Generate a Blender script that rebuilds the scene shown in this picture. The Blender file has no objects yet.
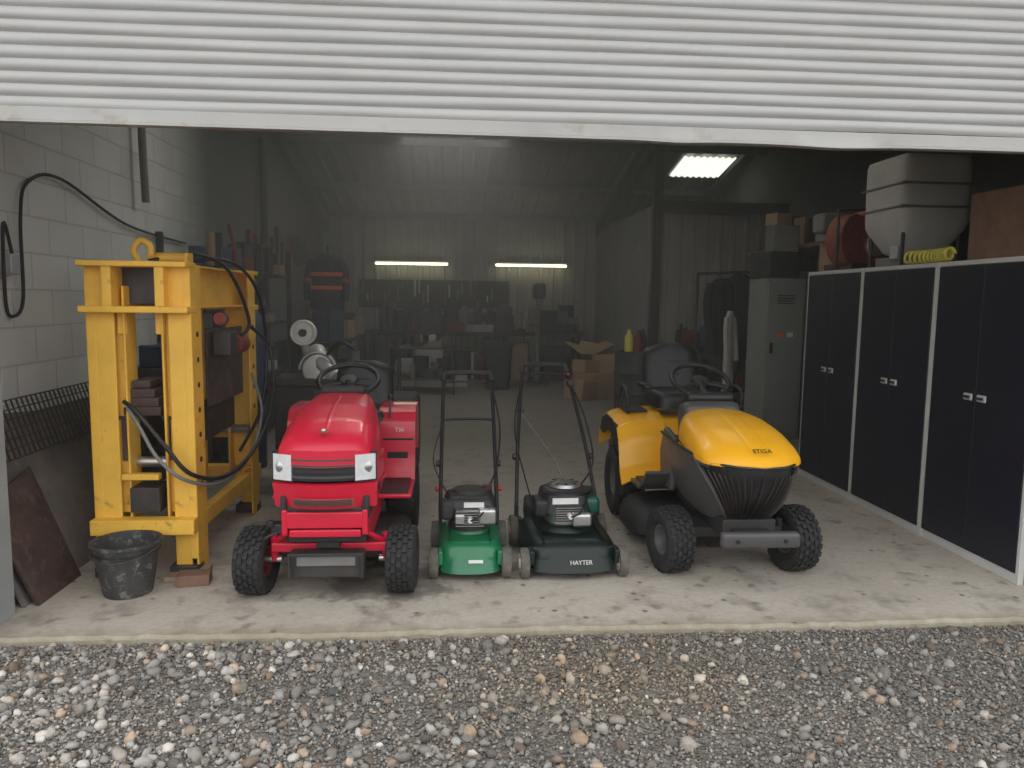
import bpy, bmesh, math, random
import numpy as np
from mathutils import Vector, Matrix, Euler
random.seed(7); rng=np.random.default_rng(5)
S=bpy.context.scene
S.view_settings.view_transform='Standard'
pi=math.pi
# ------------------------------------------------------------ materials
def _nt(name):
    m=bpy.data.materials.new(name); m.use_nodes=True
    nt=m.node_tree; b=nt.nodes['Principled BSDF']; return m,nt,b
def N(nt,t,**k):
    n=nt.nodes.new(t)
    for a,v in k.items():
        if a in n.inputs: n.inputs[a].default_value=v
        else: setattr(n,a,v)
    return n
def mat(name,col,rough=.5,metal=0,var=.15,scale=6,bump=0,coat=0,dirt=None,dirtamt=.5):
    m,nt,b=_nt(name); L=nt.links
    tc=N(nt,'ShaderNodeTexCoord')
    no=N(nt,'ShaderNodeTexNoise',Scale=scale,Detail=6,Roughness=.6); L.new(tc.outputs['Object'],no.inputs['Vector'])
    cr=N(nt,'ShaderNodeValToRGB'); L.new(no.outputs['Fac'],cr.inputs['Fac'])
    c=np.array(col[:3])
    cr.color_ramp.elements[0].position=.3; cr.color_ramp.elements[1].position=.7
    cr.color_ramp.elements[0].color=(*(c*(1-var)),1); cr.color_ramp.elements[1].color=(*np.minimum(c*(1+var),1),1)
    out=cr.outputs['Color']
    if dirt is not None:
        n2=N(nt,'ShaderNodeTexNoise',Scale=scale*2.3,Detail=8,Roughness=.7); L.new(tc.outputs['Object'],n2.inputs['Vector'])
        r2=N(nt,'ShaderNodeValToRGB'); L.new(n2.outputs['Fac'],r2.inputs['Fac'])
        r2.color_ramp.elements[0].position=.62-dirtamt*.3; r2.color_ramp.elements[1].position=.72-dirtamt*.2
        mx=N(nt,'ShaderNodeMixRGB'); L.new(r2.outputs['Color'],mx.inputs['Fac']); L.new(out,mx.inputs['Color1'])
        mx.inputs['Color2'].default_value=(*dirt,1); out=mx.outputs['Color']
    L.new(out,b.inputs['Base Color'])
    b.inputs['Roughness'].default_value=rough; b.inputs['Metallic'].default_value=metal
    b.inputs['Coat Weight'].default_value=coat
    if bump:
        bp=N(nt,'ShaderNodeBump',Strength=bump,Distance=.01)
        n3=N(nt,'ShaderNodeTexNoise',Scale=scale*12,Detail=4); L.new(tc.outputs['Object'],n3.inputs['Vector'])
        L.new(n3.outputs['Fac'],bp.inputs['Height']); L.new(bp.outputs['Normal'],b.inputs['Normal'])
    return m
def emit(name,col,st):
    m,nt,b=_nt(name); b.inputs['Base Color'].default_value=(*col,1)
    b.inputs['Emission Color'].default_value=(*col,1); b.inputs['Emission Strength'].default_value=st; return m
RED=mat('red_paint',(.64,.018,.05),.32,0,.06,3,coat=.3)
YEL=mat('yellow_paint',(.90,.44,.015),.38,0,.05,3,coat=.2)
PYEL=mat('press_paint',(.86,.50,.07),.55,0,.12,4,bump=.1,dirt=(.42,.23,.05),dirtamt=.10)
GRNP=mat('green_paint',(.012,.17,.07),.35,0,.1,6,coat=.4)
DGRN=mat('dark_green_paint',(.003,.012,.010),.45,0,.15,6,coat=.05)
BLK=mat('black_plastic',(.018,.018,.02),.45,0,.2,8)
BLKM=mat('black_matt',(.03,.03,.03),.7,0,.2,8)
RUB=mat('rubber',(.022,.022,.023),.75,0,.3,20,bump=.2,dirt=(.09,.08,.07),dirtamt=.15)
DRUB=mat('dusty_rubber',(.13,.12,.10),.8,0,.3,20,bump=.2)
GRY=mat('grey_plastic',(.080,.076,.076),.4,0,.06,5)
RIMG=mat('rim_grey',(.10,.10,.105),.5,0,.06,5)
LGR=mat('light_grey_metal',(.55,.56,.57),.4,.3,.08,6)
STL=mat('steel',(.55,.55,.55),.3,.9,.12,12)
DST=mat('dark_steel',(.06,.055,.055),.5,.3,.25,10,dirt=(.1,.05,.03),dirtamt=.2)
RST=mat('rusty_steel',(.07,.045,.04),.75,.1,.3,7,bump=.3,dirt=(.13,.085,.07),dirtamt=.35)
RSH=mat('rusty_sheet',(.20,.18,.165),.75,.1,.3,3,bump=.2,dirt=(.30,.22,.18),dirtamt=.45)
WHT=mat('white_plastic',(.7,.7,.68),.5,0,.06,6)
LAMP=mat('headlight_glass',(.8,.82,.84),.12,.2,.1,30,coat=1)
CRM=mat('cream_wheel',(.5,.45,.36),.6,0,.1,6)
ORG=mat('orange_cloth',(.80,.14,.03),.8,0,.1,20)
CARD=mat('cardboard',(.36,.24,.14),.85,0,.12,6)
BROWN=mat('brown_wood',(.19,.11,.075),.8,0,.2,8,bump=.2)
CLOTH=mat('dark_cloth',(.02,.021,.027),.9,0,.3,12,bump=.3)
REDR=mat('faded_red',(.32,.065,.045),.6,0,.25,6,dirt=(.07,.04,.03),dirtamt=.3)
MRED=mat('muted_red',(.18,.035,.03),.7,0,.25,6)
HOPP=mat('hopper_plastic',(.60,.59,.56),.5,0,.08,4)
HOSE=mat('yellow_hose',(.75,.68,.12),.5,0,.1,6)
BLUE=mat('blue_paint',(.03,.05,.11),.5,0,.1,6)
MGRN=mat('muted_green',(.02,.06,.04),.6,0,.1,6)
MGRY=mat('muted_grey',(.20,.20,.19),.6,.1,.15,6)
NAVY=mat('locker_door',(.012,.013,.023),.42,0,.12,2)
LFR=mat('locker_frame',(.58,.58,.56),.5,.1,.06,4)
GLK=mat('grey_locker',(.26,.27,.26),.6,.1,.08,4)
GALV=mat('galvanised',(.42,.43,.43),.45,.4,.12,8)
BAG=mat('sack',(.45,.43,.39),.8,0,.1,8,bump=.3)
WOOD=mat('pale_wood',(.34,.25,.17),.8,0,.2,8,bump=.2)
TUBE=emit('tube_light',(1,.95,.60),5)
SKYL=emit('rooflight_panel',(.93,.95,.80),1.4)

# ------------------------------------------------------------ geometry helpers
def link(o,parent):
    S.collection.objects.link(o)
    if parent is not None: o.parent=parent
    return o
def mesh(name,V,F,mats,parent=None,smooth=False,mi=None,loc=(0,0,0),rot=(0,0,0)):
    me=bpy.data.meshes.new(name); me.from_pydata([tuple(v) for v in V],[],F)
    if not isinstance(mats,(list,tuple)): mats=[mats]
    for m in mats: me.materials.append(m)
    if mi is not None: me.polygons.foreach_set('material_index',mi)
    if smooth: me.polygons.foreach_set('use_smooth',[True]*len(me.polygons))
    me.update(); o=bpy.data.objects.new(name,me); o.location=loc; o.rotation_euler=rot
    return link(o,parent)
def empty(name,loc,rz=0,parent=None):
    o=bpy.data.objects.new(name,None); o.location=loc; o.rotation_euler=(0,0,rz); o.empty_display_size=.2
    return link(o,parent)
BF=[(0,1,3,2),(4,6,7,5),(0,4,5,1),(2,3,7,6),(0,2,6,4),(1,5,7,3)]
def box(name,c,s,m,parent=None,rot=(0,0,0),bevel=.008,seg=2):
    V=[(x*s[0]/2,y*s[1]/2,z*s[2]/2) for x in(-1,1) for y in(-1,1) for z in(-1,1)]
    o=mesh(name,V,BF,m,parent,loc=c,rot=rot)
    if bevel:
        b=o.modifiers.new('b','BEVEL'); b.width=min(bevel,min(s)*.45); b.segments=seg; b.limit_method='ANGLE'
        o.data.polygons.foreach_set('use_smooth',[True]*len(o.data.polygons))
        o.modifiers.new('w','WEIGHTED_NORMAL')
    return o
def wedge(name,pts,x0,x1,m,parent=None,bevel=.008):
    """prism: polygon in (y,z) extruded along x"""
    n=len(pts); V=[(x0,y,z) for y,z in pts]+[(x1,y,z) for y,z in pts]
    F=[tuple(range(n))[::-1],tuple(range(n,2*n))]+[(i,(i+1)%n,n+(i+1)%n,n+i) for i in range(n)]
    o=mesh(name,V,F,m,parent)
    if bevel:
        b=o.modifiers.new('b','BEVEL'); b.width=bevel; b.segments=2
        o.data.polygons.foreach_set('use_smooth',[True]*len(o.data.polygons)); o.modifiers.new('w','WEIGHTED_NORMAL')
    return o
def lathe(name,prof,m,parent=None,loc=(0,0,0),rot=(0,0,0),n=32,smooth=True):
    V=[];F=[]
    for r,z in prof:
        for i in range(n):
            a=2*pi*i/n; V.append((r*math.cos(a),r*math.sin(a),z))
    for k in range(len(prof)-1):
        for i in range(n):
            j=(i+1)%n; F.append((k*n+i,k*n+j,(k+1)*n+j,(k+1)*n+i))
    o=mesh(name,V,F,m,parent,smooth,loc=loc,rot=rot)
    e=o.modifiers.new('e','EDGE_SPLIT'); e.split_angle=math.radians(40)
    return o
def cyl(name,c,r,h,m,parent=None,rot=(0,0,0),n=28,r2=None):
    r2=r if r2 is None else r2; bv=min(.006,r*.2,h*.2)
    return lathe(name,[(0.0001,-h/2),(r-bv,-h/2),(r,-h/2+bv),(r2,h/2-bv),(r2-bv,h/2),(0.0001,h/2)],m,parent,c,rot,n)
def catmull(P,k=8,cyc=False):
    P=[Vector(p) for p in P]; n=len(P); out=[]
    for i in (range(n) if cyc else range(n-1)):
        g=(lambda j:P[j%n]) if cyc else (lambda j:P[max(0,min(n-1,j))])
        p0,p1,p2,p3=g(i-1),g(i),g(i+1),g(i+2)
        for t in range(k):
            t/=k; out.append(.5*((2*p1)+(-p0+p2)*t+(2*p0-5*p1+4*p2-p3)*t*t+(-p0+3*p1-3*p2+p3)*t**3))
    if not cyc: out.append(P[-1])
    return out
def tube(name,P,r,m,parent=None,cyc=False,smooth=True,k=8):
    if smooth and len(P)>2: P=catmull(P,k,cyc)
    cu=bpy.data.curves.new(name,'CURVE'); cu.dimensions='3D'; sp=cu.splines.new('POLY')
    sp.points.add(len(P)-1)
    for i,p in enumerate(P): sp.points[i].co=(*p,1)
    sp.use_cyclic_u=cyc; cu.bevel_depth=r; cu.bevel_resolution=3; cu.use_fill_caps=True
    cu.materials.append(m); o=bpy.data.objects.new(name,cu); return link(o,parent)
def surf(name,f,nu,nv,m,parent=None,thick=0,smooth=True,split=True):
    V=[f(i/nu,j/nv) for j in range(nv+1) for i in range(nu+1)]
    F=[(j*(nu+1)+i,j*(nu+1)+i+1,(j+1)*(nu+1)+i+1,(j+1)*(nu+1)+i) for j in range(nv) for i in range(nu)]
    o=mesh(name,V,F,m,parent,smooth)
    if thick:
        s=o.modifiers.new('s','SOLIDIFY'); s.thickness=thick; s.offset=0
    if split:
        e=o.modifiers.new('e','EDGE_SPLIT'); e.split_angle=math.radians(45)
    return o
class MB:
    def __init__(s): s.V=[];s.F=[];s.M=[]
    def box(s,c,d,mi=0,rz=0,rx=0,ry=0):
        R=Euler((rx,ry,rz)).to_matrix(); b=len(s.V)
        for x in(-1,1):
            for y in(-1,1):
                for z in(-1,1): s.V.append(tuple(R@Vector((x*d[0]/2,y*d[1]/2,z*d[2]/2))+Vector(c)))
        for f in BF: s.F.append(tuple(b+i for i in f)); s.M.append(mi)
    def cyl(s,c,r,h,mi=0,rot=(0,0,0),n=14,r2=None):
        r2=r if r2 is None else r2
        R=Euler(rot).to_matrix(); b=len(s.V)
        for z,rr in((-h/2,r),(h/2,r2)):
            for i in range(n):
                a=2*pi*i/n; s.V.append(tuple(R@Vector((rr*math.cos(a),rr*math.sin(a),z))+Vector(c)))
        for i in range(n): j=(i+1)%n; s.F.append((b+i,b+j,b+n+j,b+n+i)); s.M.append(mi)
        s.F.append(tuple(b+i for i in range(n))[::-1]); s.M.append(mi)
        s.F.append(tuple(b+n+i for i in range(n))); s.M.append(mi)
    def obj(s,name,mats,parent=None,loc=(0,0,0),rot=(0,0,0),bevel=0):
        o=mesh(name,s.V,s.F,mats,parent,mi=s.M,loc=loc,rot=rot)
        if bevel: b=o.modifiers.new('b','BEVEL'); b.width=bevel; b.segments=1
        return o
def text(name,t,size,c,rot,m,parent):
    cu=bpy.data.curves.new(name,'FONT'); cu.body=t; cu.size=size; cu.align_x='CENTER'; cu.align_y='CENTER'; cu.extrude=.0015
    cu.materials.append(m); o=bpy.data.objects.new(name,cu); o.location=c; o.rotation_euler=rot; return link(o,parent)
def wheel(pre,parent,loc,R,W,rr,rim,steer=0,lugs=24,rows=4,lug=.011):
    w=W/2; prof=[(rr,-w*.72),(rr+.012,-w*.86),(R*.72,-w*1.0),(R*.88,-w*.98),(R*.955,-w*.86),(R*.985,-w*.5),(R*.99,0)]
    prof=prof+[(r,-x) for r,x in prof[:-1][::-1]]
    rot=(Matrix.Rotation(steer,3,'Z')@Matrix.Rotation(pi/2,3,'Y')).to_euler()
    lathe(pre+'_tyre',prof,RUB,parent,loc,rot,40)
    mb=MB()
    for k in range(rows):
        x=(k-(rows-1)/2)*W*.88/rows
        edge=abs(k-(rows-1)/2)>(rows-1)/2-.5
        for i in range(lugs):
            a=2*pi*(i+.5*(k%2))/lugs; r=R*(.962 if edge else .99)
            mb.box((x,r*math.sin(a),r*math.cos(a)),(W*.88/rows*.8,2*pi*R/lugs*.62,lug*2),0,rx=-a)
    mb.obj(pre+'_tread',[RUB],parent,loc,(0,0,steer))
    e=[(rr+.004,-w*.74),(rr-.006,-w*.74),(rr*.86,-w*.5),(rr*.8,-w*.3),(rr*.45,-w*.25),(rr*.3,-w*.5),(.001,-w*.52)]
    for sgn in(-1,1): lathe(pre+'_rim',[(a,sgn*b) for a,b in e],rim,parent,loc,rot,28)
def sg(a,e): return math.copysign(abs(a)**e,a)

# ------------------------------------------------------------ room
XL,XR,Y0,YB=-2.6,4.8,3.5,15.5
def zr(y): return 3.2+.2*(15.5-y) if y>9.5 else 4.4-(9.5-y)*.15
def ramp_(nt,f,a,b_,c1=(0,0,0,1),c2=(1,1,1,1)):
    r=N(nt,'ShaderNodeValToRGB'); nt.links.new(f,r.inputs['Fac']); r.color_ramp.elements[0].position=a; r.color_ramp.elements[1].position=b_
    r.color_ramp.elements[0].color=c1; r.color_ramp.elements[1].color=c2; return r.outputs['Color']
def mix_(nt,f,a,b_):
    x=N(nt,'ShaderNodeMixRGB'); L=nt.links
    if isinstance(f,(int,float)): x.inputs['Fac'].default_value=f
    else: L.new(f,x.inputs['Fac'])
    for i,q in(('Color1',a),('Color2',b_)):
        if isinstance(q,tuple): x.inputs[i].default_value=q
        else: L.new(q,x.inputs[i])
    return x.outputs['Color']
def floor_mat():
    m,nt,b=_nt('concrete'); L=nt.links
    g=N(nt,'ShaderNodeNewGeometry'); P=g.outputs['Position']
    def noise(s,d=8,r=.6):
        n=N(nt,'ShaderNodeTexNoise',Scale=s,Detail=d,Roughness=r); L.new(P,n.inputs['Vector']); return n.outputs['Fac']
    base=ramp_(nt,noise(1.4),.3,.7,(.38,.335,.28,1),(.56,.51,.44,1))
    fine=ramp_(nt,noise(30),.35,.65,(.35,.31,.26,1),(.58,.525,.455,1))
    c=mix_(nt,.35,base,fine)
    c=mix_(nt,ramp_(nt,noise(3.4,6,.6),.54,.70,(0,0,0,1),(.6,.6,.6,1)),c,(.17,.15,.13,1))
    c=mix_(nt,ramp_(nt,noise(7.5,5,.5),.60,.68,(0,0,0,1),(.55,.55,.55,1)),c,(.11,.098,.085,1))
    v=N(nt,'ShaderNodeTexVoronoi',Scale=6.5); L.new(P,v.inputs['Vector'])
    c=mix_(nt,ramp_(nt,v.outputs['Distance'],.06,.13,(.8,.8,.8,1),(0,0,0,1)),c,(.085,.075,.065,1))
    sx=N(nt,'ShaderNodeSeparateXYZ'); L.new(P,sx.inputs[0])
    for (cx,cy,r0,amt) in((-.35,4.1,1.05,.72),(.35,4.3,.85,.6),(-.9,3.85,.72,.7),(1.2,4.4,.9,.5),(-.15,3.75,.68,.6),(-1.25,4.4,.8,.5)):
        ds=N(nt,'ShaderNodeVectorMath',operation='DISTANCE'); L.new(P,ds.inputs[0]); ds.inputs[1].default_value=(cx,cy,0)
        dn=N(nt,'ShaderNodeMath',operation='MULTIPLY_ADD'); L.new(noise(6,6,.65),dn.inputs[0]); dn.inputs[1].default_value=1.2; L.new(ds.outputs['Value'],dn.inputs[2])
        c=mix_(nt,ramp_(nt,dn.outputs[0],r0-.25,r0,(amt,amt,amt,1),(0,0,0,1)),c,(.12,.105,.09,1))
    ad=N(nt,'ShaderNodeMath',operation='MULTIPLY_ADD'); L.new(noise(9),ad.inputs[0]); ad.inputs[1].default_value=.28; L.new(sx.outputs['Y'],ad.inputs[2])
    mr=N(nt,'ShaderNodeMapRange'); L.new(ad.outputs[0],mr.inputs['Value']); mr.inputs['From Min'].default_value=3.56; mr.inputs['From Max'].default_value=3.70
    mr.inputs['To Min'].default_value=.7; mr.inputs['To Max'].default_value=0
    c=mix_(nt,mr.outputs[0],c,(.24,.21,.13,1))
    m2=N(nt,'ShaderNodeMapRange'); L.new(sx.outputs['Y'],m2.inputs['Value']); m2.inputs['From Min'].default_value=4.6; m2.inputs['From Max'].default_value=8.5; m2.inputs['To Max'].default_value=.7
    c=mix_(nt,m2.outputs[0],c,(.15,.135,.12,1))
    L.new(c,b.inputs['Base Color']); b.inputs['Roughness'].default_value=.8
    bp=N(nt,'ShaderNodeBump',Strength=.35,Distance=.01); L.new(noise(40),bp.inputs['Height']); L.new(bp.outputs['Normal'],b.inputs['Normal'])
    return m
CONC=floor_mat()
nx=260; V=[];F=[]
xs=np.linspace(-5,7,nx+1)
edge=3.44+.010*np.sin(xs*3)+rng.normal(0,.006,nx+1)
for i,x in enumerate(xs):
    V+= [(x,edge[i]-.012,-.12),(x,edge[i]-.004+rng.normal(0,.002),-.015),(x,edge[i]+.012,0),(x,15.7,0)]
for i in range(nx):
    for k in range(3): a=i*4+k; F.append((a,a+4,a+5,a+1))
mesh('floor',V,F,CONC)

def block_mat():
    m,nt,b=_nt('painted_blockwork'); L=nt.links
    g=N(nt,'ShaderNodeNewGeometry'); sx=N(nt,'ShaderNodeSeparateXYZ'); L.new(g.outputs['Position'],sx.inputs[0])
    cb=N(nt,'ShaderNodeCombineXYZ'); L.new(sx.outputs['Y'],cb.inputs['X']); L.new(sx.outputs['Z'],cb.inputs['Y'])
    br=N(nt,'ShaderNodeTexBrick',Scale=1.0); L.new(cb.outputs[0],br.inputs['Vector'])
    br.inputs['Brick Width'].default_value=.45; br.inputs['Row Height'].default_value=.225; br.inputs['Mortar Size'].default_value=.007
    br.inputs['Color1'].default_value=(.90,.90,.88,1); br.inputs['Color2'].default_value=(.82,.82,.80,1); br.inputs['Mortar'].default_value=(.66,.66,.64,1)
    no=N(nt,'ShaderNodeTexNoise',Scale=3,Detail=8); L.new(g.outputs['Position'],no.inputs['Vector'])
    mx=N(nt,'ShaderNodeMixRGB',blend_type='MULTIPLY'); mx.inputs['Fac'].default_value=.25; L.new(br.outputs['Color'],mx.inputs['Color1']); L.new(no.outputs['Fac'],mx.inputs['Color2'])
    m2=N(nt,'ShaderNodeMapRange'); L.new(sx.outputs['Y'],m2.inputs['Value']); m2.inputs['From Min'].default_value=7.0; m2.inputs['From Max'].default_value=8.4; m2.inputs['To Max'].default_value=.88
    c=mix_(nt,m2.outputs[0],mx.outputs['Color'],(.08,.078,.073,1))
    L.new(c,b.inputs['Base Color']); b.inputs['Roughness'].default_value=.9
    iv=N(nt,'ShaderNodeMath',operation='SUBTRACT'); iv.inputs[0].default_value=1; L.new(br.outputs['Fac'],iv.inputs[1])
    bp=N(nt,'ShaderNodeBump',Strength=.5,Distance=.01); L.new(iv.outputs[0],bp.inputs['Height']); L.new(bp.outputs['Normal'],b.inputs['Normal'])
    return m
BLOCK=block_mat()
WALLM=mat('cladding',(.36,.35,.31),.6,.1,.12,2)
ROOFM=mat('roof_sheet',(.19,.19,.18),.6,.1,.15,1.5)
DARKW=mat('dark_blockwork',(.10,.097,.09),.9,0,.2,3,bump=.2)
EXT=mat('exterior_cladding',(.32,.34,.34),.6,.1,.1,3)
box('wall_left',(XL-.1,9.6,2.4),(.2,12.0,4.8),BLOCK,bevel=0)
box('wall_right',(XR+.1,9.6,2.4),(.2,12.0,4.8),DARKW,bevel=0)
def corr(name,p0,du,dv,nrm,width,length,m,period=.2,depth=.03):
    p0,du,dv,nrm=map(Vector,(p0,du,dv,nrm)); V=[];F=[]; u=0
    while u<width:
        for a,d in((0,0),(.55,0),(.65,1),(.9,1)):
            q=p0+du*min(width,u+a*period)+nrm*(d*depth); V+=[q,q+dv*length]
        u+=period
    n=len(V)//2
    for i in range(n-1): F.append((2*i,2*i+2,2*i+3,2*i+1))
    return mesh(name,V,F,m)
corr('wall_back',(XL,YB,0),(1,0,0),(0,0,1),(0,-1,0),XR-XL,3.4,WALLM,.22)
corr('wall_partition_back',(2.9,11,0),(1,0,0),(0,0,1),(0,-1,0),XR-2.9,2.85,WALLM,.2)
corr('wall_partition_side',(2.9,11,0),(0,1,0),(0,0,1),(-1,0,0),YB-11,2.95,ROOFM,.2)
mb=MB()
mb.box((-2.45,3.62,2.4),(.66,.2,4.8)); mb.box((4.25,3.62,2.4),(1.6,.2,4.8)); mb.box((.7,3.62,4.0),(5.7,.2,1.6))
mb.obj('wall_front',[EXT])
sl=math.hypot(6,1.2); corr('ceiling',(XL,YB,3.2),(1,0,0),(0,-6/sl,1.2/sl),(0,0,-1),XR-XL,sl,ROOFM,.25,.035)
sl2=math.hypot(6.2,.93); corr('ceiling_front',(XL,9.5,4.4),(1,0,0),(0,-6.2/sl2,-.93/sl2),(0,0,-1),XR-XL,sl2,ROOFM,.25,.035)
mb=MB()
for y in(15.2,13.6,11.7,10.4): mb.box((1.1,y,zr(y)-.09),(7.4,.05,.10))
for y in(8.5,7,5.5,4.3): mb.box((1.1,y,zr(y)-.13),(7.4,.06,.16))
mb.obj('trim_1',[mat('purlin',(.14,.14,.13),.6,.2)])
mb=MB()
an=math.atan(.2)
for x in(2.9,-2.5):
    mb.box((x,12.5,zr(12.5)-.25),(.12,6.2,.2),rx=-an); mb.box((x,6.5,zr(6.5)-.3),(.12,6.1,.26),rx=math.atan(.15))
mb.box((2.9,10.93,1.95),(.13,.13,3.9)); mb.box((3.85,10.9,2.9),(1.95,.14,.16))
mb.obj('trim_2',[DST])
def rooflight(name,x0,x1,y0,y1):
    V=[];F=[]; nxx=int((x1-x0)/.0125)
    for i in range(nxx+1):
        x=x0+(x1-x0)*i/nxx
        for y in(y0,y1): V.append((x,y,zr(y)-.06+.012*math.sin(x*2*pi/.1)))
    for i in range(nxx): F.append((2*i,2*i+2,2*i+3,2*i+1))
    mesh(name,V,F,SKYL,None,True)
rooflight('window_1',3.60,4.45,12.05,12.9)
rooflight('added_fill_panel_left',-1.6,-.6,6.2,8.4)  # this and the next: unseen glowing panels, added to brighten the interior
rooflight('added_fill_panel_right',1.8,2.8,6.2,8.4)
# roller shutter
SHUT=mat('shutter_metal',(.43,.428,.42),.48,.3,.04,3)
pitch=.052; V=[];F=[]; cols=np.linspace(-2.15,3.42,60); prof=[]
z=2.335
while z<3.5:
    for t,d in((0,0),(.12,.005),(.3,.0085),(.5,.010),(.7,.0085),(.85,.005),(.94,-.003)): prof.append((z+t*pitch,d))
    z+=pitch
for zz,d in prof:
    for x in cols: V.append((x,3.475-d+.003*math.sin(x*1.3+zz*2)+.0015*math.sin(x*5+zz*40),zz+.004*math.sin(x*.9)+.0012*math.sin(x*2.3+zz*31)))
nc=len(cols)
for j in range(len(prof)-1):
    for i in range(nc-1): a=j*nc+i; F.append((a,a+1,a+nc+1,a+nc))
sh=empty('roller_shutter_door',(0,0,0))
mesh('slats',V,F,SHUT,sh,True)
RAILM=mat('rail_metal',(.38,.375,.36),.5,.25,.08,2,dirt=(.32,.29,.24),dirtamt=.2)
def railf(u,v):
    x=-2.15+5.57*u; dn=.006*math.exp(-((x-1.0)/.12)**2)+.009*math.exp(-((x-1.75)/.2)**2)
    pr=[(3.484,2.34),(3.452,2.336),(3.450,2.285),(3.437,2.278),(3.437,2.270),(3.49,2.270)]
    y,z=np.interp(v*5,range(6),[p[0] for p in pr]),np.interp(v*5,range(6),[p[1] for p in pr])
    return (x,y,z-(dn if v>.5 else 0)-.006*u)
surf('bottom_rail',railf,80,5,RAILM,sh)
box('guide_left',(-2.14,3.46,1.7),(.09,.12,3.4),GALV,sh,bevel=.006)
box('guide_left_lip',(-2.21,3.43,1.7),(.10,.03,3.4),LGR,sh,bevel=.004)
box('guide_right',(3.46,3.46,1.7),(.09,.12,3.4),GALV,sh,bevel=.006)
# ------------------------------------------------------------ gravel
def gravel_mat(stone):
    m,nt,b=_nt('gravel_stone' if stone else 'gravel_bed'); L=nt.links
    g=N(nt,'ShaderNodeNewGeometry')
    if stone:
        a=N(nt,'ShaderNodeAttribute',attribute_name='col'); no=N(nt,'ShaderNodeTexNoise',Scale=60,Detail=5); L.new(g.outputs['Position'],no.inputs['Vector'])
        mr=N(nt,'ShaderNodeMapRange'); L.new(no.outputs['Fac'],mr.inputs['Value']); mr.inputs['To Min'].default_value=.6; mr.inputs['To Max'].default_value=1.35
        mx=N(nt,'ShaderNodeVectorMath',operation='SCALE'); L.new(a.outputs['Color'],mx.inputs[0]); L.new(mr.outputs[0],mx.inputs['Scale']); L.new(mx.outputs[0],b.inputs['Base Color'])
    else:
        v=N(nt,'ShaderNodeTexVoronoi',Scale=90); L.new(g.outputs['Position'],v.inputs['Vector'])
        r=ramp_(nt,v.outputs['Color'],.1,.9,(.11,.10,.088,1),(.27,.25,.22,1))
        L.new(r,b.inputs['Base Color'])
        bp=N(nt,'ShaderNodeBump',Strength=1,Distance=.012,invert=True); L.new(v.outputs['Distance'],bp.inputs['Height']); L.new(bp.outputs['Normal'],b.inputs['Normal'])
    b.inputs['Roughness'].default_value=.85; return m
mesh('ground_gravel',[(-30,-30,-.035),(30,-30,-.035),(30,3.47,-.035),(-30,3.47,-.035)],[(0,1,2,3)],gravel_mat(False))
def ico(sub):
    bm=bmesh.new(); bmesh.ops.create_icosphere(bm,subdivisions=sub,radius=1)
    v=np.array([x.co[:] for x in bm.verts]); f=np.array([[q.index for q in p.verts] for p in bm.faces]); bm.free(); return v,f
AV=[];AF=[];AC=[];off=0
def scatter(n,sub,smin,smax,xr,yr,power=2.5,leftbias=False,gm=1.0):
    global off
    v,f=ico(sub); nv=len(v)
    x=rng.uniform(*xr,n); y=rng.uniform(*yr,n)
    if leftbias:
        cl=.5+.5*np.sin(x*2.1+1.3)*np.sin(y*3.3+x)
        keep=rng.random(n)<np.clip(1.0-.24*(x+2),.20,1)*(.45+.55*cl); x=x[keep]; y=y[keep]; n=len(x)
    s=smin+(smax-smin)*rng.random(n)**power
    P=v[None]*(1+rng.normal(0,.13,(n,nv,1)))
    P=P*np.stack([rng.uniform(.8,1.35,n),rng.uniform(.7,1.1,n),rng.uniform(.5,.85,n)],1)[:,None]
    q=rng.normal(0,1,(n,4)); q[:,1:3]*=.35; q/=np.linalg.norm(q,axis=1,keepdims=True); w,a,b,c=q.T
    R=np.stack([np.stack([1-2*(b*b+c*c),2*(a*b-c*w),2*(a*c+b*w)],1),np.stack([2*(a*b+c*w),1-2*(a*a+c*c),2*(b*c-a*w)],1),np.stack([2*(a*c-b*w),2*(b*c+a*w),1-2*(a*a+b*b)],1)],1)
    P=np.einsum('nij,nvj->nvi',R,P)*s[:,None,None]
    P+=np.stack([x,y,-.035+s*.40+rng.uniform(-.002,.004,n)],1)[:,None]
    P[:,:,1]=np.minimum(P[:,:,1],3.436)
    g=(rng.gamma(5,.045,n)+.05)*gm; tint=rng.random(n)
    patch=.5+.5*np.sin(x*1.7+2*np.sin(y*2.1))*np.sin(y*2.9+x*.8)
    dark=np.clip(1.0-.09*(x+1),.66,1.15)*(.80+.27*patch); g=np.clip(g*dark,.05,.60)
    bw=np.exp(-((x-.7)/.6)**2-((y-3.0)/.35)**2)
    col=np.stack([g*(1.04+.12*tint+.12*bw),g*(1.0+.04*tint),g*(.94-.05*tint-.14*bw)],1)
    br=rng.random(n)<.14; col[br]*=np.array([1.12,.93,.78])
    AV.append(P.reshape(-1,3)); AF.append((f[None]+(np.arange(n)*nv)[:,None,None]+off).reshape(-1,3)); off+=n*nv
    AC.append(np.repeat(np.concatenate([col,np.ones((n,1))],1),len(f)*3,axis=0))
scatter(72000,1,.0035,.0100,(-3.8,4.4),(1.6,3.43),1.2)
scatter(13500,2,.007,.022,(-3.8,4.4),(1.6,3.42),1.6,True,1.15)
scatter(2300,2,.016,.031,(-3.8,4.4),(1.6,3.40),1.7,True,1.3)
scatter(9000,1,.008,.020,(-6,6.5),(-.8,1.6),1.3)
AV=np.concatenate(AV);AF=np.concatenate(AF);AC=np.concatenate(AC)
me=bpy.data.meshes.new('gravel_stones'); me.vertices.add(len(AV)); me.vertices.foreach_set('co',AV.ravel().astype(np.float32))
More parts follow.
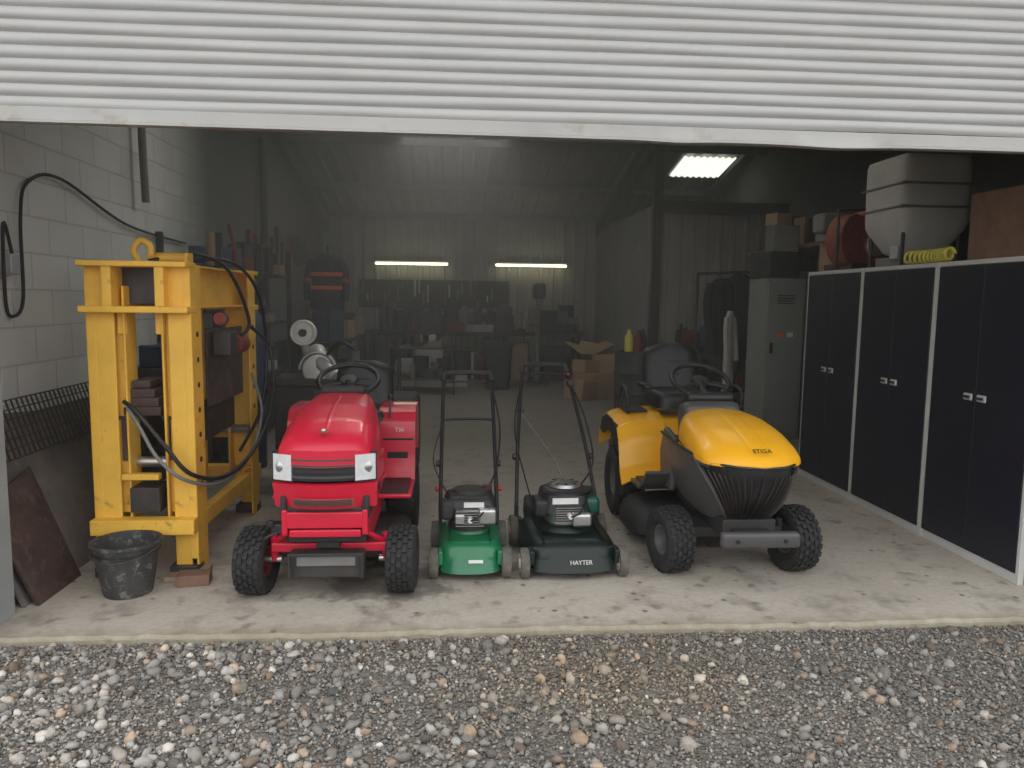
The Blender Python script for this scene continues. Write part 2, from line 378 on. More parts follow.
me.loops.add(AF.size); me.loops.foreach_set('vertex_index',AF.ravel().astype(np.int32))
me.polygons.add(len(AF)); me.polygons.foreach_set('loop_start',np.arange(0,AF.size,3,dtype=np.int32)); me.polygons.foreach_set('loop_total',np.full(len(AF),3,dtype=np.int32))
me.update(calc_edges=True); ca=me.color_attributes.new('col','FLOAT_COLOR','CORNER'); ca.data.foreach_set('color',AC.ravel().astype(np.float32))
me.materials.append(gravel_mat(True)); link(bpy.data.objects.new('gravel_stones',me),None)

# ------------------------------------------------------------ red ride-on tractor
T=empty('ride_on_mower',(-.645,3.97,0))
def hoodfn(y0,y1,hw,zb,zt,e,k):
    def f(u,v):
        a=pi*u; y=y0+(y1-y0)*v; w=hw(v); x=w*sg(math.cos(a),e); zz=zb(v)+(zt(v)-zb(v))*abs(math.sin(a))**e
        return (x,y+k*(x/w)**2*(1-v),zz)
    return f
def lerpt(tab):
    xs_=[a for a,b in tab]; ys_=[b for a,b in tab]; return lambda v: float(np.interp(v,xs_,ys_))
hw=lerpt([(0,.238),(.08,.248),(.3,.250),(.7,.232),(1,.205)]); zb=lerpt([(0,.715),(.1,.62),(.4,.58),(1,.58)]); zt=lerpt([(0,.80),(.04,.838),(.12,.872),(.3,.925),(.6,.975),(1,1.005)])
f=hoodfn(-.235,.50,hw,zb,zt,.42,.07)
surf('bonnet',f,48,30,RED,T)
surf('bonnet_nose',lambda u,v:((2*u-1)*hw(0)*abs(math.cos(v*pi/2))**.42,-.235+.07*((2*u-1)*abs(math.cos(v*pi/2))**.42)**2,zb(0)+(zt(0)-zb(0))*math.sin(v*pi/2)**.42),20,8,RED,T)
def panel(name,x0,x1,z0,z1,y,k,hwid,m,rake=0,thick=.012,taper=0):
    return surf(name,lambda u,v:((x0+(x1-x0)*u)*(1-taper*(1-v)),y+k*((x0+(x1-x0)*u)/hwid)**2+rake*(1-v),z0+(z1-z0)*v),16,4,m,T,thick)
dz=.02
panel('grille_panel',-.15,.15,.625+dz,.765+dz,-.222,.07,.25,BLK)
for i in range(4): panel('grille_slat_%d'%i,-.15,.15,.640+i*.029+dz,.650+i*.029+dz,-.230,.07,.25,GRY if i!=1 else BLKM)
for s in(-1,1):
    n='left' if s<0 else 'right'
    panel('headlight_'+n,s*.155,s*.250,.625+dz,.755+dz,-.228,.07,.25,LAMP)
    panel('headlight_rim_'+n,s*.150,s*.256,.615+dz,.767+dz,-.218,.07,.25,BLK)
    lathe('headlight_reflector_'+n,[(.001,.012),(.012,.012),(.034,.004),(.038,.0)],STL,T,(s*.2,-.222+.045,.71),(pi/2,0,0),20)
    box('bonnet_side_'+n,(s*.228,.16,.61),(.02,.62,.14),RED,T)
    box('side_lower_'+n,(s*.205,.12,.5),(.03,.6,.12),BLKM,T)
panel('front_bumper_panel',-.255,.255,.50,.628,-.215,.07,.25,RED,rake=.03,thick=.03,taper=.03)
panel('bumper_recess',-.15,.15,.520,.556,-.236,.07,.25,REDR,rake=.01,thick=.012)
for i in range(4): panel('bumper_fin_%d'%i,-.14,.14,.524+i*.008,.527+i*.008,-.244,.07,.25,BLK,rake=.01,thick=.004)
lathe('bonnet_badge',[(.001,.004),(.020,.003),(.022,0)],REDR,T,(0,-.175,.892),(math.radians(30),0,0),20); lathe('badge_mark',[(.001,.006),(.010,.005)],WHT,T,(0,-.176,.892),(math.radians(30),0,0),12)
surf('bonnet_crease',lambda u,v:((.012*(2*u-1)),-.16+.6*v,float(np.interp(-.16+.6*v,[-.235,-.2,-.147,-.015,.2,.5],[.80,.838,.872,.925,.975,1.005]))+.0025*(1-(2*u-1)**2)),4,16,RED,T)
wedge('radiator_block',[(-.12,.3),(-.12,.5),(.42,.5),(.42,.3)],-.2,.2,BLKM,T)
box('engine_block',(0,.2,.66),(.34,.5,.3),BLKM,T)
for s in(-1,1): wedge('chassis_rail_%d'%(s+1),[(-.19,.36),(-.19,.49),(1.3,.44),(1.3,.3),(.1,.28)],s*.2-.015,s*.2+.015,RED,T)
box('front_crossmember',(0,-.16,.435),(.40,.05,.085),RED,T)
box('bumper_shadow_gap',(0,-.15,.49),(.38,.05,.03),BLKM,T)
box('front_plate',(.0,-.17,.365),(.36,.02,.04),RED,T)
box('front_axle',(0,-.03,.255),(.6,.06,.05),RED,T)
box('axle_pivot',(0,-.05,.31),(.12,.1,.10),BLKM,T)
for s in(-1,1):
    cyl('kingpin_%d'%(s+1),(s*.29,-.01,.245),.022,.15,RED,T)
    cyl('stub_axle_%d'%(s+1),(s*.32,-.01,.18),.018,.14,STL,T,(0,pi/2,0))
    tube('axle_brace_%d'%(s+1),[(s*.19,-.12,.36),(s*.28,-.03,.28)],.014,RED,T)
tube('steering_rod',[(-.28,.07,.22),(0,.08,.24),(.28,.07,.22)],.01,STL,T)
box('weight_frame',(0,-.11,.19),(.38,.09,.13),DST,T)
box('weight_panel',(0,-.16,.215),(.30,.02,.05),MGRY,T)
tube('weight_frame_bar',[(-.18,-.17,.13),(-.18,-.19,.26),(.18,-.19,.26),(.18,-.17,.13)],.011,BLKM,T,smooth=False)
box('front_bracket',(-.24,-.14,.39),(.06,.08,.05),BLK,T); cyl('bracket_knob',(-.27,-.18,.42),.022,.03,BLK,T)
tube('bracket_lever',[(-.22,-.17,.38),(-.29,-.2,.35),(-.31,-.18,.29)],.008,BLK,T)
wheel('front_wheel_left',T,(-.385,0,.172),.17,.155,.08,MRED,-.12,22,5); wheel('front_wheel_right',T,(.375,0,.172),.17,.155,.08,MRED,-.05,22,5)
wheel('rear_wheel_left',T,(-.31,1.08,.235),.232,.2,.11,MRED,0,24,5); wheel('rear_wheel_right',T,(.31,1.08,.235),.232,.2,.11,MRED,0,24,5)
cyl('rear_axle',(0,1.08,.235),.04,.5,BLKM,T,(0,pi/2,0))
box('gearbox',(0,1.05,.36),(.3,.4,.3),BLKM,T)
def deckshell(name,hx,hy,c,z0,z1,m,parent,e=.5):
    rings=[(1.0,0),(1.0,.45),(.97,.7),(.9,.9),(.75,1.0),(.4,1.0),(0.001,1.0)]
    def f(u,v):
        k=min(int(v*6+1e-6),6); s,h=rings[k]; a=2*pi*u
        return (c[0]+s*hx*sg(math.cos(a),e),c[1]+s*hy*sg(math.sin(a),e),z0+(z1-z0)*h)
    return surf(name,f,48,6,m,parent)
deckshell('cutting_deck',.40,.25,(0,.5,0),.09,.24,DST,T)
for s in(-1,1):
    x0,x1=sorted((s*.17,s*.40))
    box('footplate_%d'%(s+1),((x0+x1)/2,.62,.40),(x1-x0,.42,.025),RED,T)
    box('foot_grip_%d'%(s+1),((x0+x1)/2,.62,.417),((x1-x0)*.8,.36,.012),BLK,T)
    pts=[(.80,.40),(.84,.5),(.86,.76),(.90,.82),(.96,.845),(1.25,.845),(1.33,.81),(1.38,.68),(1.40,.5)]
    surf('rear_fender_%d'%(s+1),lambda u,v,x0=x0,x1=x1:(x0+(x1-x0)*v,np.interp(u*8,range(9),[p[0] for p in pts]),np.interp(u*8,range(9),[p[1] for p in pts])),32,2,RED,T,.014)
    wedge('fender_side_%d'%(s+1),[(.85,.6),(.86,.76),(.90,.82),(.96,.845),(1.25,.845),(1.33,.81),(1.38,.62),(1.1,.56)],s*.394-.006,s*.394+.006,RED,T,0)
    wedge('fender_inner_%d'%(s+1),[(.8,.40),(.86,.76),(.96,.845),(1.25,.845),(1.38,.66),(1.38,.4)],s*.18-.006,s*.18+.006,RED,T,0)
    box('fender_grip_%d'%(s+1),(s*.29,.835,.56),(.13,.012,.04),BLK,T,bevel=.003)
    box('fender_groove_%d'%(s+1),(s*.29,.845,.66),(.19,.012,.012),BLK,T,bevel=.003)
box('dash_tower',(0,.56,.76),(.3,.14,.46),BLK,T,(-.12,0,0),.03)
box('dash_top',(0,.55,1.0),(.26,.16,.05),BLKM,T,(-.3,0,0),.02)
tube('steering_column',[(0,.58,.92),(0,.72,1.04)],.022,BLK,T)
def steering(parent,c,R,tilt):
    E=empty('steering_wheel',c,0,parent); E.rotation_euler=(tilt,0,0)
    tube('wheel_rim',[(R*math.cos(a),R*math.sin(a),0) for a in np.linspace(0,2*pi,24,endpoint=False)],.016,BLK,E,True,k=2)
    lathe('wheel_hub',[(.001,.01),(.05,.008),(.06,-.02),(.03,-.05)],BLK,E)
    for a in(-.5,pi+.5,pi*1.5): tube('wheel_spoke',[(.04*math.cos(a),.04*math.sin(a),-.01),(R*math.cos(a),R*math.sin(a),0)],.012,BLK,E)
steering(T,(0,.74,1.05),.18,.45)
def seat(parent,c,w,m=BLK,h=.34):
    x,y,z=c
    deckshell('seat_cushion',w/2,.21,(x,y,0),z,z+.12,m,parent,.45)
    def f(u,v):
        a=2*pi*u; t=v; ww=w/2*(1-.12*t**3)*(1 if t<.85 else math.cos((t-.85)/.15*1.2))
        return (x+ww*sg(math.cos(a),.5),y+.2+.1*t+.05*sg(math.sin(a),.6)+.03*math.cos(a)**2,z+.06+h*t)
    surf('seat_back',f,32,12,m,parent)
    surf('seat_back_top',lambda u,v:(x+w/2*.88*.36*(1-v)*sg(math.cos(2*pi*u),.5),y+.3+.05*(1-v)*sg(math.sin(2*pi*u),.6)+.03*math.cos(2*pi*u)**2*(1-v),z+.06+h+.004*v),24,3,m,parent)
    for i in range(2): tube('seat_seam_%d'%i,[(x-w*.34,y+.17+.1*(.4+.25*i),z+.06+h*(.4+.25*i)),(x,y+.152+.1*(.4+.25*i),z+.06+h*(.4+.25*i)),(x+w*.34,y+.17+.1*(.4+.25*i),z+.06+h*(.4+.25*i))],.006,BLKM,parent)
box('seat_base',(0,1.06,.62),(.32,.4,.3),RED,T); seat(T,(0.03,1.05,.72),.40)
tube('gear_lever',[(.24,.86,.8),(.25,.8,.93)],.008,STL,T); lathe('lever_knob',[(.001,.02),(.018,.01),(.018,-.01),(.001,-.02)],BLK,T,(.25,.79,.94))
text('fender_label','T50',.036,(.30,.850,.72),(pi/2+.05,0,0),WHT,T)
wedge('grass_collector',[(1.42,.35),(1.42,.8),(1.6,.88),(2.05,.8),(2.1,.4),(1.9,.25)],-.38,.38,BLKM,T,.03)

# ------------------------------------------------------------ yellow garden tractor
G=empty('garden_tractor',(1.62,4.20,0))
hw2=lerpt([(0,.250),(.05,.272),(.2,.285),(.5,.282),(.8,.258),(1,.21)]); zb2=lerpt([(0,.685),(.2,.69),(.5,.71),(1,.74)]); zt2=lerpt([(0,.705),(.05,.745),(.15,.79),(.35,.845),(.65,.89),(.9,.90),(1,.89)])
f2=hoodfn(-.42,.40,hw2,zb2,zt2,.62,.13)
surf('bonnet',f2,44,30,YEL,G)
surf('bonnet_nose',lambda u,v:((2*u-1)*hw2(0)*abs(math.cos(v*pi/2))**.62,-.42+.13*((2*u-1)*abs(math.cos(v*pi/2))**.62)**2,zb2(0)+(zt2(0)-zb2(0))*math.sin(v*pi/2)**.62),20,4,YEL,G)
surf('bonnet_ridge',lambda u,v:(.055*(2*u-1),-.33+.66*v,float(np.interp(-.33+.66*v,[-.42,-.379,-.297,-.133,.113,.318,.40],[.705,.745,.79,.845,.89,.90,.89]))+.004*(1-(2*u-1)**4)),8,16,YEL,G)
def lower(phi,h,o=0.0):
    """phi -90..90 deg around the nose, h 0 bottom..1 top"""
    w=.225+.080*h**.6+o; yb=.46; Lb=.62+.25*math.sin(h*pi/2)**.8+o; e=.66
    x=w*sg(math.sin(phi),e); c=abs(math.cos(phi))**e
    y=yb-Lb*c
    side=1-c
    zlo=.335+.10*max(0,side-.25); ztp=.69+.045*side
    return (x,y,zlo+(ztp-zlo)*h)
surf('body_shell',lambda u,v:lower((u-.5)*pi,v),60,16,GRY,G)
def gphi(u,v): return (u-.5)*2*math.radians(15+45*v**1.15)
surf('grille',lambda u,v:lower(gphi(u,.04+.93*v),.04+.93*v,.006),44,16,BLK,G)
BAR=mat('grille_bars',(.055,.045,.04),.4,.3)
for i in range(19):
    u=.03+.94*i/18
    tube('grille_bar_%d'%i,[lower(gphi(u,h),h,.012) for h in np.linspace(.06,.86,9)],.0045,BAR,G,k=2)
for s in(-1,1):
    tube('grille_edge_%d'%(s+1),[lower(gphi(.5+s*.5,h),h,.012) for h in np.linspace(.04,.97,9)],.010,GRY,G,k=2)
    surf('headlight_strip_%d'%(s+1),lambda u,v,s=s:lower(s*math.radians(26+34*u),.87+.09*v+.02*u,.014),16,3,BLK,G)
    surf('headlight_lens_%d'%(s+1),lambda u,v,s=s:lower(s*math.radians(42+16*u),.90+.05*v+.02*u,.017),12,2,RIMG,G)
    wedge('rear_side_panel_%d'%(s+1),[(.34,.38),(.30,.72),(.52,.76),(.60,.60),(.56,.38)],s*.26-.02,s*.26+.02,GRY,G,.015)
tube('bonnet_gap',[lower(a,1.0,.004) for a in np.linspace(-pi/2,pi/2,40)],.008,BLK,G,k=1)
box('front_bumper',(0.0,-.40,.305),(.43,.06,.085),GRY,G,bevel=.02); box('bumper_bracket',(0,-.28,.30),(.2,.22,.05),BLKM,G)
for s in(-1,1): cyl('bumper_bolt_%d'%(s+1),(s*.13,-.432,.305),.012,.01,BLK,G,(pi/2,0,0))
text('bonnet_logo','STIGA',.038,(0,-.375,.775),(math.radians(38),0,0),BLK,G)
box('chassis',(0,.3,.32),(.3,1.1,.1),BLKM,G); box('front_axle',(0,-.02,.24),(.56,.07,.06),BLKM,G)
for s in(-1,1):
    cyl('kingpin_%d'%(s+1),(s*.27,-.02,.24),.022,.14,BLKM,G); cyl('stub_axle_%d'%(s+1),(s*.3,0,.185),.016,.14,STL,G,(0,pi/2,0))
wheel('front_wheel_left',G,(-.365,0,.186),.183,.165,.085,RIMG,.16,24,5); wheel('front_wheel_right',G,(.365,0,.186),.183,.165,.085,RIMG,.16,24,5)
wheel('rear_wheel_left',G,(-.37,1.2,.252),.25,.21,.12,RIMG,0,26,5); wheel('rear_wheel_right',G,(.37,1.2,.252),.25,.21,.12,RIMG,0,26,5)
cyl('rear_axle',(0,1.2,.25),.04,.55,BLKM,G,(0,pi/2,0))
deckshell('cutting_deck',.50,.30,(0,.62,0),.09,.26,BLKM,G)
for s in(-1,1):
    x0,x1=sorted((s*.16,s*.43))
    surf('footrest_%d'%(s+1),lambda u,v,x0=x0,x1=x1:(x0+(x1-x0)*v,np.interp(u*3,range(4),[.34,.42,.52,.82]),np.interp(u*3,range(4),[.50,.42,.36,.36])),12,2,GRY,G,.02)
    box('foot_mat_%d'%(s+1),((x0+x1)/2,.68,.377),(.2,.28,.014),BLK,G)
    fp=[(.74,.37),(.82,.46),(.87,.62),(.94,.72),(1.08,.765),(1.3,.775),(1.45,.73),(1.55,.62),(1.58,.5)]
    surf('rear_fender_%d'%(s+1),lambda u,v,s=s:(s*(.16+.33*v),np.interp(u*8,range(9),[p[0] for p in fp]),np.interp(u*8,range(9),[p[1] for p in fp])-.05*v**4),40,8,YEL,G,.016)
    wedge('fender_lip_%d'%(s+1),[(.86,.52),(.88,.60),(.95,.69),(1.08,.72),(1.3,.72),(1.45,.68),(1.52,.58),(1.42,.56),(1.3,.62),(1.1,.62),(1.0,.56)],s*.485-.012,s*.485+.012,BLK,G,.006)
    box('fender_tray_%d'%(s+1),(s*.33,1.15,.782),(.16,.22,.02),BLKM,G)
    tube('arm_rail_%d'%(s+1),[(s*.4,1.0,.77),(s*.41,1.0,.92),(s*.41,1.2,.94),(s*.4,1.3,.77)],.011,BLK,G)
wedge('seat_tunnel',[(.46,.36),(.46,.54),(.62,.60),(.86,.64),(1.0,.74),(1.5,.74),(1.5,.36)],-.19,.19,YEL,G,.03)
box('tunnel_inlay',(0,.74,.625),(.22,.22,.02),BLK,G,(.12,0,0))
box('dash',(0,.47,.80),(.38,.2,.26),GRY,G,(-.25,0,0),.06); box('dash_top',(0,.52,.93),(.30,.16,.06),BLK,G,(-.5,0,0),.02)
tube('steering_column',[(0,.50,.9),(0,.66,1.02)],.025,BLK,G); steering(G,(0,.68,1.04),.185,.5)
seat(G,(.03,1.2,.80),.44,h=.38)
box('armrest_left',(-.24,1.2,.95),(.06,.26,.04),BLK,G,bevel=.015); box('armrest_right',(.30,1.2,.95),(.06,.26,.04),BLK,G,bevel=.015)
wedge('rear_cover',[(1.45,.36),(1.45,.76),(1.62,.72),(1.68,.5),(1.64,.3)],-.4,.4,GRY,G,.03)

# ------------------------------------------------------------ walk-behind mowers
def mower(name,loc,hwid,L,dm,hb,ht,zt_,wm,rubm,style,rz=0):
    M=empty(name,loc,rz); hl=L/2; cy=hl+.02; D=.04
    K=empty('powerhead',(0,0,0),0,M)
    deckshell('deck',hwid,hl,(0,cy,0),.05,.165+D,dm,M,.42)
    surf('deck_dome',lambda u,v:(( .9-.25*v)*hwid*.8*math.cos(2*pi*u),cy+.03+(.9-.2*v)*hwid*.85*math.sin(2*pi*u),.155+D+.045*math.sin(v*pi/2)),36,5,dm,M)
    lathe('deck_dome_top',[(.001,.2+D),(hwid*.6,.2+D)],dm,M,(0,cy+.03,0))
    surf('front_apron',lambda u,v:((2*u-1)*hwid*.86,-.012+.05*abs(2*u-1)**3+.05*v,.045+.125*v),20,4,dm,M,.012)
    for s in(-1,1): surf('deck_rib_%d'%(s+1),lambda u,v,s=s:(s*hwid*(.62+.06*v),.06+u*(L-.14),.168+D+.014*math.sin(pi*v)),12,4,dm,M)
    for s in(-1,1):
        n='left' if s<0 else 'right'
        for (wy,wr,nm) in((.07,.085,'front'),(L-.06,.098,'rear')):
            lathe('%s_wheel_%s'%(nm,n),[(wr*.6,-.026),(wr*.95,-.024),(wr,-.014),(wr,.014),(wr*.95,.024),(wr*.6,.026)],rubm,M,(s*(hwid+.018),wy,wr),(0,pi/2,0),28)
            lathe('%s_hub_%s'%(nm,n),[(.001,-.032),(wr*.3,-.032),(wr*.35,-.022),(wr*.64,-.027),(wr*.64,.027),(wr*.35,.022),(wr*.3,.032),(.001,.032)],wm,M,(s*(hwid+.018),wy,wr),(0,pi/2,0),24)
            box('%s_wheel_bracket_%s'%(nm,n),(s*(hwid-.02),wy,wr+.04),(.03,.1,.08),dm,M)
    ey=0
    cyl('engine_base',(0,ey,.225),.105,.07,STL if style else DST,K)
    mbx=MB()
    for i in range(7): mbx.box((0,ey-.10,.235+i*.012),(.14,.10,.005))
    mbx.obj('cylinder_fins',[STL],K)
    cyl('spark_plug',(0,ey-.165,.27),.012,.04,WHT,K,(pi/2,0,0)); tube('plug_lead',[(0,ey-.18,.27),(.04,ey-.19,.29),(.09,ey-.1,.32)],.005,BLK,K)
    if style:
        surf('engine_shroud',lambda u,v:((.145-.02*v)*sg(math.cos(2*pi*u),.7),ey+.02+(.155-.02*v)*sg(math.sin(2*pi*u),.7),.27+.09*v),36,4,BLK,K)
        lathe('engine_shroud_top',[(.128,.358),(.118,.372),(.10,.38),(.001,.384)],BLK,K,(0,ey+.02,0))
        lathe('recoil_cover',[(.085,.384),(.075,.398),(.045,.402),(.001,.402)],STL,K,(.0,ey+.02,0))
        for i in range(8):
            a=i*pi/4; box('recoil_slot_%d'%i,(.06*math.cos(a),ey+.02+.06*math.sin(a),.401),(.03,.008,.004),BLK,K,(0,0,a),0)
        box('air_filter',(-.13,ey-.03,.29),(.08,.14,.09),BLK,K,bevel=.02); box('fuel_tank',(.125,ey-.01,.30),(.09,.17,.09),mat('tank_dark_green',(.01,.07,.05),.3),K,bevel=.025)
        cyl('fuel_cap',(.125,ey+.03,.36),.026,.025,BLK,K)
        box('muffler',(.06,ey-.155,.25),(.1,.05,.07),STL,K,bevel=.015)
        box('engine_label',(-.02,ey-.137,.34),(.13,.006,.03),WHT,K,bevel=0)
    else:
        box('engine_shroud',(0,ey+.02,.31),(.26,.25,.11),BLK,K,bevel=.045); lathe('recoil_cover',[(.09,.365),(.08,.381),(.04,.388),(.001,.388)],BLKM,K,(.0,ey+.03,0))
        box('air_filter',(-.11,ey-.06,.3),(.07,.11,.1),BLKM,K,bevel=.02); box('carburettor',(-.05,ey-.13,.27),(.05,.06,.05),STL,K)
        box('muffler',(.085,ey-.12,.28),(.09,.07,.08),STL,K,bevel=.015); cyl('fuel_cap',(.09,ey+.05,.378),.026,.03,mat('cap_dark',(.05,.02,.02),.4),K)
        box('engine_label',(0.02,ey-.107,.33),(.1,.006,.025),WHT,K,bevel=0)
    sc=1.16; K.scale=(sc,sc,sc); K.location=(0,cy+.02,-.19*(sc-1)+D*.7)
    eh=.40+D
    ey=cy+.02
    zb_=.24; yb=L-.04; yt=L+.64
    Hm=BLK
    for s in(-1,1):
        n='left' if s<0 else 'right'
        box('handle_bracket_'+n,(s*hb,yb,.21),(.02,.09,.11),BLKM,M)
        P=[(s*hb,yb,zb_),(s*(hb*.75+ht*.25),yb+(yt-yb)*.3,zb_+(zt_-zb_)*.34),(s*(hb*.4+ht*.6),yb+(yt-yb)*.62,zb_+(zt_-zb_)*.66),(s*ht,yt-.06,zt_-.04)]
        tube('handle_tube_'+n,P,.0125,Hm,M)
        q=P[1]; cyl('handle_knob_'+n,(q[0]+s*.02,q[1],q[2]),.022,.025,BLK,M,(0,pi/2,0))
    c=ht-.03
    tube('handle_grip',[(-ht,yt-.06,zt_-.04),(-ht+.005,yt-.01,zt_),(-c,yt+.01,zt_+.01),(0,yt+.015,zt_+.015),(c,yt+.01,zt_+.01),(ht-.005,yt-.01,zt_),(ht,yt-.06,zt_-.04)],.017,BLKM,M)
    tube('control_bail',[(-ht+.01,yt-.1,zt_-.05),(-ht+.03,yt-.03,zt_-.05),(0,yt-.01,zt_-.045),(ht-.03,yt-.03,zt_-.05),(ht-.01,yt-.1,zt_-.05)],.006,BLK,M)
    def hp(t,s): return (s*(hb+(ht-hb)*t),yb+(yt-yb)*t,zb_+(zt_-zb_)*t)
    if style:
        box('throttle_lever',tuple(np.add(hp(.86,1),(0.0,-.02,.01))),(.05,.07,.05),BLK,M,bevel=.012); box('lever_tip',tuple(np.add(hp(.93,1),(0.0,-.02,.01))),(.02,.05,.02),mat('lever_red',(.6,.02,.02),.4),M)
        tube('starter_cord',[hp(.66,-1),(-.02,ey+.24,.55),(.0,ey+.08,eh+.03)],.003,MGRY,M,smooth=False)
        tube('starter_grip',[tuple(np.add(hp(.66,-1),(-.02,0,0))),tuple(np.add(hp(.66,-1),(.03,0,0)))],.012,BLK,M)
        tube('control_cable',[hp(.9,1),tuple(np.add(hp(.6,1),(.05,-.03,0))),tuple(np.add(hp(.3,1),(.03,-.05,0))),(.1,ey+.15,.38)],.006,BLK,M)
        tube('drive_cable',[hp(.85,-1),tuple(np.add(hp(.5,-1),(-.03,-.02,0))),(-.16,ey+.18,.25)],.005,BLK,M)
        box('rear_flap',(0,L-.02,.23),(hwid*1.6,.12,.14),BLKM,M,(.4,0,0),.02)
        text('deck_label','HAYTER',.034,(.03,-.008,.105),(math.radians(68),0,0),WHT,M)
    else:
        a=hp(.62,-1); b=hp(.62,1)
        tube('cross_bar',[a,tuple(np.add(a,(.03,0,.03))),tuple(np.add(b,(-.03,0,.03))),b],.010,BLK,M)
        tube('control_cable',[hp(.9,1),tuple(np.add(hp(.6,1),(.04,-.03,0))),tuple(np.add(hp(.3,1),(.0,-.05,0))),(.08,ey+.13,.36)],.006,BLK,M)
        tube('brake_cable',[hp(.62,-1),tuple(np.add(hp(.35,-1),(-.05,-.03,0))),(-.1,ey+.12,.33)],.004,BLKM,M)
        box('rear_flap',(0,L-.02,.21),(hwid*1.4,.1,.1),GRNP,M,(.4,0,0),.02)
        for s in(-1,1): box('red_knob_%d'%(s+1),tuple(np.add(hp(.16,s),(s*.02,0,0))),(.03,.03,.03),mat('knob_red',(.55,.02,.02),.4),M)
        box('deck_sticker',(0.03,-.004,.115),(.08,.004,.018),WHT,M,(-.35,0,0),0)
    return M
mower('lawn_mower',(.095,4.06,0),.185,.56,GRNP,.175,.165,1.03,MGRY,DRUB,0)
mower('lawn_mower.001',(.68,4.05,0),.262,.70,DGRN,.26,.16,1.08,CRM,DRUB,1,.03)

# ------------------------------------------------------------ hydraulic press
Pz=empty('hydraulic_press',(-1.69,4.90,0))
def C(name,c,s,m=PYEL,rot=(0,0,0),bv=.006): return box(name,c,s,m,Pz,rot,bv)
for k,y in(('front',-.66),('back',.66)):
    q=-1 if y<0 else 1
    for s in(-1,1):
        n=k+('_left' if s<0 else '_right'); wd=.19 if s<0 else .16; xc=s*(.275-wd/2)
        C('upright_flange_'+n,(xc,y,.86),(wd*.55,.014,1.72)); C('upright_web_'+n,(s*.268,y-q*.08,.86),(.014,.17,1.72)); C('upright_inner_'+n,(s*(.275-wd),y-q*.08,.95),(.014,.15,1.30))
        C('upright_cheek_'+n,(xc,y-q*.05,.92),(wd,.014,1.15))
        C('upright_edge_'+n,(s*(.275-wd*.14),y-q*.0,.90),(wd*.28,.016,1.62))
        C('foot_'+n,(s*.2,y-q*.02,.03),(.15,.12,.06),DST)
        for i in range(7): cyl('pin_hole_%s_%d'%(n,i),(s*.275,y-q*.08,.50+i*.14),.016,.008,BLKM,Pz,(0,pi/2,0),16)
    C('head_top_'+k,(0,y,1.715),(.56,.17,.03)); C('head_side_l_'+k,(-.135,y-q*.005,1.60),(.05,.15,.22)); C('head_side_r_'+k,(.135,y-q*.005,1.60),(.05,.15,.22)); C('head_bottom_'+k,(0,y,1.475),(.56,.16,.035))
    C('head_back_'+k,(0,y-q*.09,1.60),(.3,.02,.2),DST)
    C('head_web_l_'+k,(-.10,y-q*.03,1.40),(.05,.02,.12)); C('head_web_r_'+k,(.10,y-q*.03,1.40),(.05,.02,.12))
    C('base_bar_'+k,(0,y+q*.03,.29),(.55,.09,.085)); C('mid_bar_'+k,(-.02,y,.56),(.20,.05,.035))
for s in(-1,1):
    C('head_beam_%d'%(s+1),(s*.17,0,1.60),(.02,1.2,.24)); C('head_flange_top_%d'%(s+1),(s*.2,0,1.715),(.08,1.2,.015)); C('head_flange_low_%d'%(s+1),(s*.2,0,1.485),(.08,1.2,.015))
    C('bed_beam_%d'%(s+1),(s*.115,0,.76),(.03,1.26,.24),RST); C('bed_flange_%d'%(s+1),(s*.13,0,.88),(.09,1.26,.02),RST)
    C('base_rail_%d'%(s+1),(s*.23,0,.27),(.06,1.3,.09),PYEL)
for i,(w,h) in enumerate(((.20,.05),(.18,.05),(.14,.05),(.10,.04))): C('packing_block_%d'%i,(-.02,-.52,.915+.05*i),(w,.2,h),RST)
wedge('lower_v_block',[(-.68,.36),(-.68,.50),(-.5,.50),(-.5,.36)],-.08,.08,DST,Pz)
cyl('bed_pin_front',(0,-.55,.62),.03,.5,STL,Pz,(0,pi/2,0)); cyl('bed_pin_back',(0,.55,.62),.03,.5,STL,Pz,(0,pi/2,0))
cyl('ram_cylinder',(0,0,1.42),.11,.5,PYEL,Pz); cyl('ram_rod',(0,0,1.12),.06,.25,STL,Pz); cyl('ram_foot',(0,0,.99),.08,.05,DST,Pz)
C('guard_plate',(.225,.10,1.12),(.01,.75,.46),RST,bv=.002)
C('pump_box',(.31,-.18,1.27),(.10,.16,.14),DST); cyl('pump_motor',(.31,.06,1.25),.06,.2,MRED,Pz,(pi/2,0,0))
cyl('pressure_gauge',(.32,-.3,1.42),.045,.03,DST,Pz,(pi/2,0,0)); cyl('gauge_face',(.32,-.317,1.42),.036,.006,REDR,Pz,(pi/2,0,0))
tube('lifting_hook',[(-.03,-.52,1.72),(-.07,-.52,1.79),(-.03,-.52,1.85),(.02,-.52,1.82),(.02,-.52,1.77)],.018,PYEL,Pz)
cyl('winch_drum',(.09,-.45,1.76),.03,.22,PYEL,Pz,(0,pi/2,0)); C('winch_bracket',(.2,-.45,1.75),(.02,.1,.08))
tube('hose_top',[(.0,-.5,1.74),(.2,-.35,1.79),(.32,-.1,1.70),(.38,.1,1.4),(.34,.05,1.3)],.011,BLK,Pz)
tube('hose_top_2',[(.05,-.2,1.74),(.28,0,1.77),(.38,.3,1.6),(.40,.45,1.2),(.38,.35,.8),(.3,.1,.55)],.011,BLK,Pz)
tube('hose_loop',[(-.08,-.70,.98),(.0,-.74,.93),(.14,-.76,.76),(.26,-.70,.58),(.38,-.45,.52),(.44,.0,.62),(.46,.35,.9),(.42,.45,1.2),(.34,.3,1.35)],.012,BLK,Pz)
